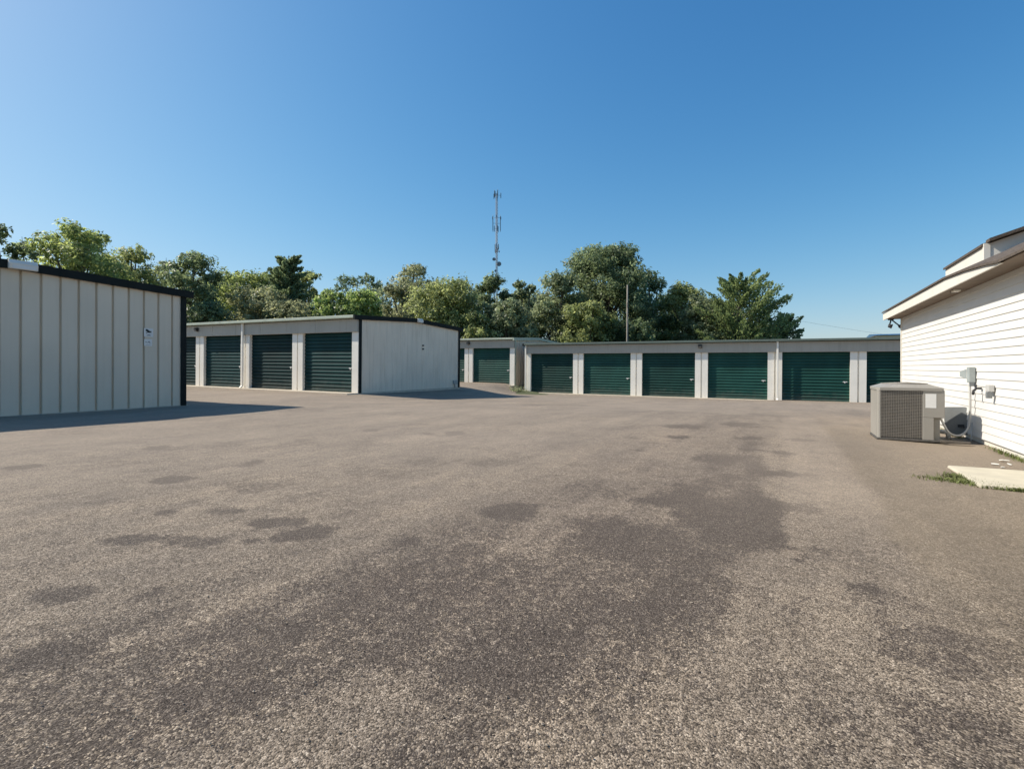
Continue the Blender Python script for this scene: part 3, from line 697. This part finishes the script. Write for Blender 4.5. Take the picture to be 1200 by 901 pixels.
# loose chippings over the near asphalt
def gravel():
    r = np.random.default_rng(8); n = 6000
    th = r.uniform(-.95, .95, n); rr = np.sqrt(r.uniform(1.0, 49, n)) ** 1.0
    x = rr * np.sin(th); y = rr * np.cos(th); z = ground_z(x, y)
    s = r.uniform(.0022, .0052, n)
    base = np.array([(1, 0, 0), (-1, 0, 0), (0, 1, 0), (0, -1, 0), (0, 0, 1), (0, 0, -1)], float)
    V = base[None] * (s[:, None, None] * r.uniform(.6, 1.3, (n, 6, 1))); an = r.uniform(0, 6.28, n)
    c, s_ = np.cos(an)[:, None], np.sin(an)[:, None]
    Vx = V[..., 0] * c - V[..., 1] * s_ + x[:, None]; Vy = V[..., 0] * s_ + V[..., 1] * c + y[:, None]; Vz = V[..., 2] * .7 + z[:, None] + .004
    F = np.array([(0, 2, 4), (2, 1, 4), (1, 3, 4), (3, 0, 4), (2, 0, 5), (1, 2, 5), (3, 1, 5), (0, 3, 5)])
    q = (F[None] + 6 * np.arange(n)[:, None, None]).reshape(-1, 3)
    me = bpy.data.meshes.new('loose_chippings'); me.from_pydata(np.stack([Vx, Vy, Vz], -1).reshape(-1, 3).tolist(), [], q.tolist())
    m = mat('chippings', (.27, .225, .175), .9, .55, 60); me.materials.append(m)
    o = bpy.data.objects.new('loose_chippings', me); col.objects.link(o); tag(o, 'loose pale stone chips scattered over the near asphalt', 'gravel', kind='stuff')
gravel()

# ------------------------------------------------------------------ trees
LM = dict(
    oak=leaf_mat('oak_leaves', (0.086, 0.112, 0.060), (0.175, 0.224, 0.119), (0.323, 0.391, 0.208)),
    olive=leaf_mat('olive_leaves', (0.117, 0.143, 0.063), (0.247, 0.286, 0.127), (0.453, 0.503, 0.222)),
    yellow=leaf_mat('yellow_green_leaves', (0.122, 0.155, 0.061), (0.253, 0.311, 0.123), (0.467, 0.546, 0.218)),
    bright=leaf_mat('bright_green_leaves', (0.116, 0.160, 0.059), (0.242, 0.320, 0.120), (0.442, 0.561, 0.211)),
    tan=leaf_mat('tan_green_leaves', (0.119, 0.135, 0.077), (0.250, 0.272, 0.156), (0.458, 0.474, 0.273)),
    grey=leaf_mat('grey_green_leaves', (0.111, 0.135, 0.079), (0.228, 0.271, 0.156), (0.418, 0.474, 0.275)),
    cedar=leaf_mat('cedar_needles', (0.071, 0.098, 0.051), (0.151, 0.198, 0.104), (0.276, 0.346, 0.181), .45),
    cedary=leaf_mat('golden_cedar_needles', (0.086, 0.118, 0.054), (0.181, 0.236, 0.105), (0.332, 0.414, 0.186), .45),
    dark=leaf_mat('dark_leaves', (0.067, 0.096, 0.052), (0.142, 0.192, 0.101), (0.260, 0.335, 0.179)),
)
def leaves_mesh(name, C, S, tint, material, parent, rng, up=None, face=None):
    n = len(C)
    d = rng.normal(size=(n, 3)); d /= np.linalg.norm(d, axis=1, keepdims=True)
    if up is not None: d = d * .6 + up; d /= np.linalg.norm(d, axis=1, keepdims=True)
    e = rng.normal(size=(n, 3)); e -= d * (e * d).sum(1, keepdims=True); e /= np.linalg.norm(e, axis=1, keepdims=True)
    if face is not None:                                # leaf blades mostly face out of their clump and up
        nn = face * .8 + rng.normal(size=(n, 3)) * .55 + np.array([0, 0, .45]); nn /= np.linalg.norm(nn, axis=1, keepdims=True)
        d = rng.normal(size=(n, 3)); d -= nn * (d * nn).sum(1, keepdims=True); d /= np.linalg.norm(d, axis=1, keepdims=True); e = np.cross(nn, d)
    L = S[:, None]; Wd = L * rng.uniform(.38, .6, (n, 1))
    fold = np.cross(d, e) * L * rng.uniform(-.25, .25, (n, 1))
    P = np.stack([C - d * L * .5, C + e * Wd * .5 + fold, C + d * L * .5, C - e * Wd * .5 + fold], 1).reshape(-1, 3)
    me = bpy.data.meshes.new(name); me.vertices.add(4 * n); me.vertices.foreach_set('co', P.astype(np.float32).ravel())
    me.loops.add(4 * n); me.loops.foreach_set('vertex_index', np.arange(4 * n, dtype=np.int32))
    me.polygons.add(n); me.polygons.foreach_set('loop_start', np.arange(0, 4 * n, 4, dtype=np.int32)); me.update(calc_edges=True)
    a = me.attributes.new('tint', 'FLOAT', 'POINT'); a.data.foreach_set('value', np.repeat(tint, 4).astype(np.float32))
    me.materials.append(material); o = bpy.data.objects.new(name, me); col.objects.link(o)
    if parent: o.parent = parent
    return o

def tree(name, label, cat, x, y, h, w, seed, material, leaves=9000, leaf=.25, low=.06, shape='round', lobes=15, lean=0, group='trees behind the storage buildings', bark='bark', d=None, rs=1.0):
    rng = np.random.default_rng(seed); z0 = base_z(x, y)
    root = empty(name, (x, y, z0), rng.uniform(0, 6.28)); tag(root, label, cat, group)
    R_ = w / 2; D = R_ if d is None else d / 2
    tr = MB(); r0 = .028 * h + .04
    top = np.array([lean, 0, h * .62])
    path = [Vector((top[0] * t + math.sin(t * 4 + seed) * .12, math.cos(t * 3 + seed) * .12, -.2 + (top[2] + .2) * t)) for t in np.linspace(0, 1, 7)]
    tr.tube(path, list(np.linspace(r0, r0 * .35, 7)), 8)
    lob = []
    for k in range(lobes):
        t = (k + .5) / lobes                              # from low to the very top
        zz = low + (1 - low) * t
        if shape == 'round': prof_ = math.sqrt(max(.04, 1 - ((zz - (low + .42 * (1 - low))) / (.62 * (1 - low))) ** 2))
        elif shape == 'cone': prof_ = max(.10, 1.05 * (1 - t) ** .8)
        elif shape == 'dome': prof_ = math.sqrt(max(.05, 1 - (t * .97) ** 2.2))
        else: prof_ = .5 + .5 * math.sin(math.pi * min(1, t * 1.15))
        an = k * 2.4 + rng.uniform(-.5, .5); rad = prof_ * rng.uniform(.35, .82)
        rl = rs * (.49 if shape != 'cone' else .30) * min(R_, h * .4) * rng.uniform(.75, 1.25) * (.65 + .5 * prof_)
        zc = min(zz * h, h - rl * .75)
        lob.append((np.array([math.cos(an) * rad * R_ + lean * t, math.sin(an) * rad * D, zc]), rl))
    for c, rl in lob[::1]:
        s = path[min(6, max(1, int(6 * c[2] / (h * .62) * .6)))]
        m1 = Vector(s) * .5 + Vector(c) * .5 + Vector((0, 0, .06 * h * rng.uniform(0, 1)))
        tr.tube([s, m1, Vector(c), Vector(c) + (Vector(c) - m1) * .4], [r0 * .32, r0 * .2, r0 * .09, .012], 5, False)
    tr.build('trunk', M[bark], root)
    wts = np.array([rl ** 2 for _, rl in lob]); wts /= wts.sum()
    C, T, F = [], [], []
    for (c, rl), wt in zip(lob, wts):
        nl = int(leaves * 1.7 * wt); nc = max(10, int(14 + nl / 26))
        dd = rng.normal(size=(nc, 3)); dd /= np.linalg.norm(dd, axis=1, keepdims=True); dd[:, 2] = dd[:, 2] * .8 + .1
        rr = rl * rng.uniform(.35, .93, (nc, 1)); cl = c + dd * rr * np.array([1.1, 1.1, .85])
        tn = np.clip(rng.normal(.5, .2, nc) + dd[:, 2] * .08, 0, 1)
        idx = rng.integers(nc, size=nl); sp = (rl * rng.uniform(.07, .17, nc))[idx][:, None]
        C.append(cl[idx] + np.clip(rng.normal(size=(nl, 3)), -1.7, 1.7) * sp); T.append(np.clip(tn[idx] + rng.normal(0, .12, nl), 0, 1)); off = C[-1] - c; F.append(off / (np.linalg.norm(off, axis=1, keepdims=True) + 1e-6))
    # stray sprigs past the outline
    C = np.concatenate(C); T = np.concatenate(T)
    C[:, 2] = np.maximum(C[:, 2], .25)
    leaves_mesh('crown', C, rng.uniform(.65, 1.35, len(C)) * leaf, T, material, root, rng, None, np.concatenate(F))
    return root

def cedar(label, x, y, h, w, seed, material, n_br=46, low=.18, leaf=.22, lean=0, per=170, trunk_r=.02, spread=1.0):
    """a conifer with a trunk in view and upswept, feathery boughs"""
    rng = np.random.default_rng(seed); z0 = min(gz(x, y), 0) - .15
    root = empty('cedar_tree', (x, y, z0), 0); tag(root, label, 'tree', 'trees behind the storage buildings')
    tr = MB(); r0 = trunk_r * h + .05
    path = [Vector((lean * t + .15 * math.sin(t * 5 + seed), .1 * math.cos(t * 4), -.2 + (h * .93 + .2) * t)) for t in np.linspace(0, 1, 9)]
    tr.tube(path, list(np.linspace(r0, .02, 9)), 8)
    C, T, U = [], [], []
    for k in range(n_br):
        t = low + (.97 - low) * ((k + rng.uniform(0, 1)) / n_br); an = k * 2.4 + rng.uniform(-.4, .4)
        L = w / 2 * (1.0 - .72 * ((t - low) / (1 - low)) ** 2.2) * rng.uniform(.5, 1.12)
        i = t * 8; s = path[int(i)].lerp(path[min(8, int(i) + 1)], i - int(i))
        up = rng.uniform(.05, .7); d = Vector((math.cos(an), math.sin(an), up)).normalized()
        pts = [s, s + d * L * .5 + Vector((0, 0, -.04 * L)), s + d * L + Vector((0, 0, .14 * L))]
        tr.tube(pts, [r0 * .22 * (1.1 - t), r0 * .14 * (1.1 - t) + .01, .008], 5, False)
        nl = int(per * (.4 + L / (w / 2))); q = rng.uniform(.22, 1.06, nl) ** .8
        base = np.array([tuple(pts[0].lerp(pts[1], min(1, 2 * v)) if v < .5 else pts[1].lerp(pts[2], min(1.08, 2 * v - 1))) for v in q])
        spr = (.03 + .13 * (1 - np.abs(q - .45) * 1.5).clip(.05)) * L
        off = np.clip(rng.normal(size=(nl, 3)), -1.8, 1.8) * spread * spr[:, None] * np.array([.8, .8, .45])
        C.append(base + off); T.append(np.clip(rng.normal(.35 + .35 * rng.uniform(), .16, nl), 0, 1))
        U.append(np.tile(np.array(d) + np.array([0, 0, .35]), (nl, 1)))
    tr.build('trunk', M['bark'], root)
    C = np.concatenate(C); leaves_mesh('crown', C, rng.uniform(.7, 1.4, len(C)) * leaf, np.concatenate(T), material, root, rng, np.concatenate(U))
    return root

PXM = 1 / 600
def base_z(x, y): return min(gz(x, y), 0) - .15
def T(u, v, hw, Y, label, seed, m, name='broadleaf_tree', **k):
    x, y = at(u, Y); h = (431 - v) * Y * PXM + 1.0 - base_z(x, y)
    return tree(name, label, 'tree', x, y, h, 2 * hw * Y * PXM, seed, LM[m], **k)
T(2, 264, 34, 34, 'dark green tree cut by the left edge of the picture', 1, 'oak', leaves=7000, shape='round')
T(92, 262, 46, 36, 'tall yellow green tree with thin sprigs on top, behind the nearest building', 2, 'yellow', leaves=12000, low=.2, lobes=18)
T(32, 283, 22, 40, 'low dark tree peeping over the flood light at left', 3, 'oak', leaves=4500)
T(150, 286, 44, 42, 'broad pale green tree behind the nearest building, right of the tallest one', 4, 'olive', leaves=10000, shape='dome')
T(193, 305, 26, 48, 'greyish tree between the broad pale one and the rounded dark one', 26, 'grey', leaves=6000)
T(222, 293, 36, 38, 'rounded green tree just beyond the corner of the nearest building', 5, 'oak', leaves=9000, lobes=18)
T(283, 315, 40, 44, 'yellow green tree with brownish lower boughs above the middle building', 6, 'yellow', leaves=10000, shape='dome')
T(305, 336, 46, 40, 'brown tinged low tree behind the roof of the middle building', 7, 'tan', leaves=9000, shape='dome')
x, y = at(338, 43); cedar('dark pointed conifer behind the left half of the middle building', x, y, (431 - 296) * 43 * PXM + 1.7, 72 * 43 * PXM, 8, LM['cedar'], n_br=120, per=170, leaf=.25, spread=1.35)
T(358, 315, 20, 46, 'narrow olive tree at the right shoulder of the dark conifer', 9, 'olive', leaves=5000)
T(385, 338, 24, 40, 'low light green tree behind the middle building', 10, 'bright', leaves=5000, shape='dome')
T(412, 320, 24, 60, 'dark distant tree over the corner of the middle building', 11, 'dark', leaves=5000)
T(438, 322, 20, 62, 'second dark distant tree, left of the tan one', 12, 'dark', leaves=4500)
T(422, 338, 34, 41, 'bright yellow green tree above the near corner of the middle building', 13, 'bright', leaves=9000, shape='dome')
T(486, 306, 34, 50, 'tan green tall tree behind the end wall of the middle building', 14, 'tan', leaves=9000)
T(470, 330, 24, 47, 'dull olive tree under the tan one', 27, 'tan', leaves=5000)
T(520, 327, 50, 42, 'wide olive green tree behind the far end of the middle building', 15, 'olive', leaves=14000, shape='dome', lobes=20)
T(540, 326, 18, 52, 'thin olive tree just left of the radio mast', 28, 'olive', leaves=4500)
x, y = at(582, 46); T(581, 322, 24, 46, 'pointed green tree under the radio mast', 16, 'oak', leaves=8000, lobes=12)
T(592, 350, 44, 41, 'grey green tree above the small far building', 17, 'grey', leaves=11000, shape='dome')
T(615, 328, 18, 46, 'small upright tree between the mast and the great oak', 29, 'grey', leaves=4500)
T(712, 287, 66, 47, 'great dark oak, the broadest and tallest crown behind the long back building', 18, 'oak', name='oak_tree', leaves=40000, lobes=64, leaf=.25, low=.10, rs=.56)
T(655, 318, 34, 44, 'rounded grey green tree at the left flank of the great oak', 19, 'grey', name='oak_tree', leaves=12000, lobes=18)
T(764, 318, 30, 49, 'dark tree in the shade at the right flank of the great oak', 30, 'dark', leaves=9000)
T(690, 352, 36, 41, 'olive low tree in front of the great oak', 31, 'olive', leaves=8000, shape='dome')
T(802, 330, 34, 46, 'light olive tree between the great oak and the golden cedar', 20, 'olive', leaves=9000, shape='dome')
T(826, 345, 30, 43, 'yellow tinged tree at the left foot of the golden cedar', 32, 'grey', leaves=7000, shape='dome')
x, y = at(866, 42); cedar('spreading golden green cedar with its dark trunk in view', x, y, (431 - 316) * 42 * PXM + 1.7, 124 * 42 * PXM, 21, LM['cedary'], n_br=120, per=190, low=.20, leaf=.21, spread=1.0)
x, y = at(920, 43); cedar('small dark cedar, the last tree at right above the long roof', x, y, (431 - 362) * 43 * PXM + 1.7, 60 * 43 * PXM, 22, LM['cedar'], n_br=70, per=140, low=.1, leaf=.2)
for k, (u, v, hw, Y, m_, lb) in enumerate([
    (140, 300, 40, 56, 'olive', 'hazy green tree in the second row behind the nearest building'), (255, 322, 40, 57, 'oak', 'second row tree filling the dip left of the brownish crowns'),
    (320, 318, 36, 58, 'olive', 'second row tree behind the dark pointed conifer'), (378, 338, 36, 57, 'oak', 'second row tree in the dip right of the dark conifer'),
    (450, 334, 44, 58, 'grey', 'second row tree behind the bright yellow green crown'), (545, 334, 40, 58, 'oak', 'second row tree left of the radio mast foot'),
    (612, 336, 36, 58, 'grey', 'second row tree between the radio mast foot and the great oak'), (795, 338, 40, 57, 'oak', 'second row tree in the dip right of the great oak'),
    (850, 352, 40, 56, 'dark', 'second row tree behind the golden cedar trunk'), (905, 376, 26, 54, 'cedar', 'second row dark tree at the right end of the tree belt')]):
    T(u, v, hw, Y, lb, 60 + k, m_, leaves=8000, leaf=.30, shape='dome', low=.03)
T(885, 384, 26, 43, 'low dark bush under the golden cedar', 33, 'dark', leaves=4000, shape='dome')
T(745, 372, 30, 41, 'low dark bush beside the bare pole', 34, 'dark', leaves=5000, shape='dome')
T(560, 365, 34, 40, 'low olive bush above the far end wall corner', 35, 'olive', leaves=6000, shape='dome')
T(340, 352, 40, 38, 'low brown green bush over the middle roof', 36, 'tan', leaves=6000, shape='dome')
T(245, 352, 34, 37, 'low dark bush over the far left end of the middle roof', 37, 'oak', leaves=6000, shape='dome')
T(455, 362, 22, 56, 'low dark bush far behind the end wall', 38, 'dark', leaves=3500, shape='dome')

# weed clump between the two back buildings
def weed(label, u, Y, h, w, seed):
    x, y = at(u, Y); rng = np.random.default_rng(seed); z = gz(x, y)
    root = empty('weed', (x, y, z)); tag(root, label, 'weed', 'weeds at the foot of the far buildings')
    n = 500; C = rng.normal(size=(n, 3)) * np.array([w * .3, w * .3, h * .3]); C[:, 2] = np.abs(C[:, 2]) + .03
    leaves_mesh('leaves', C, rng.uniform(.05, .11, n), rng.uniform(0, 1, n), LM['grey'], root, rng)
    st = MB()
    for k in range(14):
        c = C[k * 9]; st.tube([(c[0] * .3, c[1] * .3, 0), tuple(c)], .006, 4, False)
    st.build('stems', M['stick'], root)
weed('grey green weed clump in the gap between the small far building and the long one', 606, 31.0, .45, .9, 1)
0 and weed('small weed at the foot of the small far building, left of the bigger clump', 599, 31.2, .25, .4, 2)

# ------------------------------------------------------------------ poles, wire, mast, far roof
x, y = at(735, 38.5)
e = empty('utility_pole', (x, y, -.7)); tag(e, 'bare weathered wooden pole standing in front of the great oak', 'pole')
MB().tube([(0, 0, 0), (0, 0, 3.5), (.02, 0, (431 - 334) * 38.5 / 600 + 1.7)], [.085, .075, .055], 8).build('shaft', M['bark_pale'], e)
MB().box(-.02, .02, -.10, -.07, 6.2, 6.6).build('bracket', M['dark'], e)
def wire(label, p0, p1, sag):
    P0, P1 = Vector(p0), Vector(p1); o = MB().tube([P0.lerp(P1, t) + Vector((0, 0, -4 * sag * t * (1 - t))) for t in np.linspace(0, 1, 17)], .008, 4).build('power_line', M['dark']); tag(o, label, 'wire')
def up(u, v, Y): X, Y_ = at(u, Y); return (X, Y_, 1 + (431 - v) * Y / 600)
wire('thin power line sloping down across the sky right of the last cedar', up(880, 366, 50), up(1120, 404, 44), .12)
# mast
MY = 150; x, y = at(582, MY); MH = (431 - 226) * MY / 600 + 1.7
e = empty('radio_mast', (x, y, -.7)); tag(e, 'tall slim lattice radio mast hung with antennas, rising above the trees', 'mast')
legs = [(.30 * math.cos(2 * math.pi * k / 3 + .4), .30 * math.sin(2 * math.pi * k / 3 + .4)) for k in range(3)]
mm = MB()
for lx, ly in legs: mm.tube([(lx, ly, 0), (lx, ly, MH - .6)], .07, 6)
nz_ = 56
for i in range(nz_):
    z0, z1 = i * (MH - .6) / nz_, (i + 1) * (MH - .6) / nz_
    for k in range(3):
        p, q = legs[k], legs[(k + 1) % 3]
        mm.tube([(p[0], p[1], z0), (q[0], q[1], z1)], .03, 4, False); mm.tube([(p[0], p[1], z1), (q[0], q[1], z1)], .025, 4, False)
mm.build('lattice', M['mast'], e)
def panels(z, r, h, n=3, ph=0):
    for k in range(n):
        an = 2 * math.pi * k / n + ph; c, s = math.cos(an), math.sin(an)
        m_ = MB(); m_.tube([(0, 0, z), (c * r, s * r, z)], .05, 4); m_.tube([(c * r, s * r, z - h * .6), (c * r, s * r, z + h * .6)], .05, 5)
        m_.box(c * r - .10, c * r + .10, s * r - .08, s * r + .08, z - h / 2, z + h / 2); m_.build('antenna', M['mast'], e)
zz = lambda v: (431 - v) * MY / 600 + 1.7
panels(zz(229), 1.25, 1.4, 3, .2); panels(zz(227.5), .6, 2.0, 3, 1.1)
panels(zz(262), 1.1, 4.2, 2, .1); panels(zz(255), 1.4, .7, 3, .5); panels(zz(268), .7, 1.6, 3, .9)
panels(zz(289), .6, 1.4, 3, .4); panels(zz(295), .8, .5, 3, 0); panels(zz(293), .5, 1.2, 3, 1.5)
for v, dx, r in ((304.5, -.75, .5), (310, .7, .7), (318, -.3, .35)):
    z = zz(v); MB().tube([(dx * .4, -.3, z), (dx, -.5, z), (dx, -.65, z)], [.08, r * .6, r], 10).build('dish', M['mast'], e)
MB().tube([(0, 0, MH - .7), (0, 0, MH + .3)], .05, 5).build('lightning_rod', M['mast'], e)
# blue-roofed shed beyond the long building
x, y = at(1079, 62); e = empty('blue_roofed_shed', (x, y, -.72), TH); tag(e, 'far shed with a blue metal roof showing over the long back building', 'shed')
MB().box(-4.2, 14, 0, 9, 0, 5.75).build('wall', M['wall'], e); MB().prism([(-4.6, -.4, 5.752), (-4.6, 4.5, 6.15), (-4.6, 9.4, 5.752)], (19, 0, 0)).build('roof', M['blue'], e)
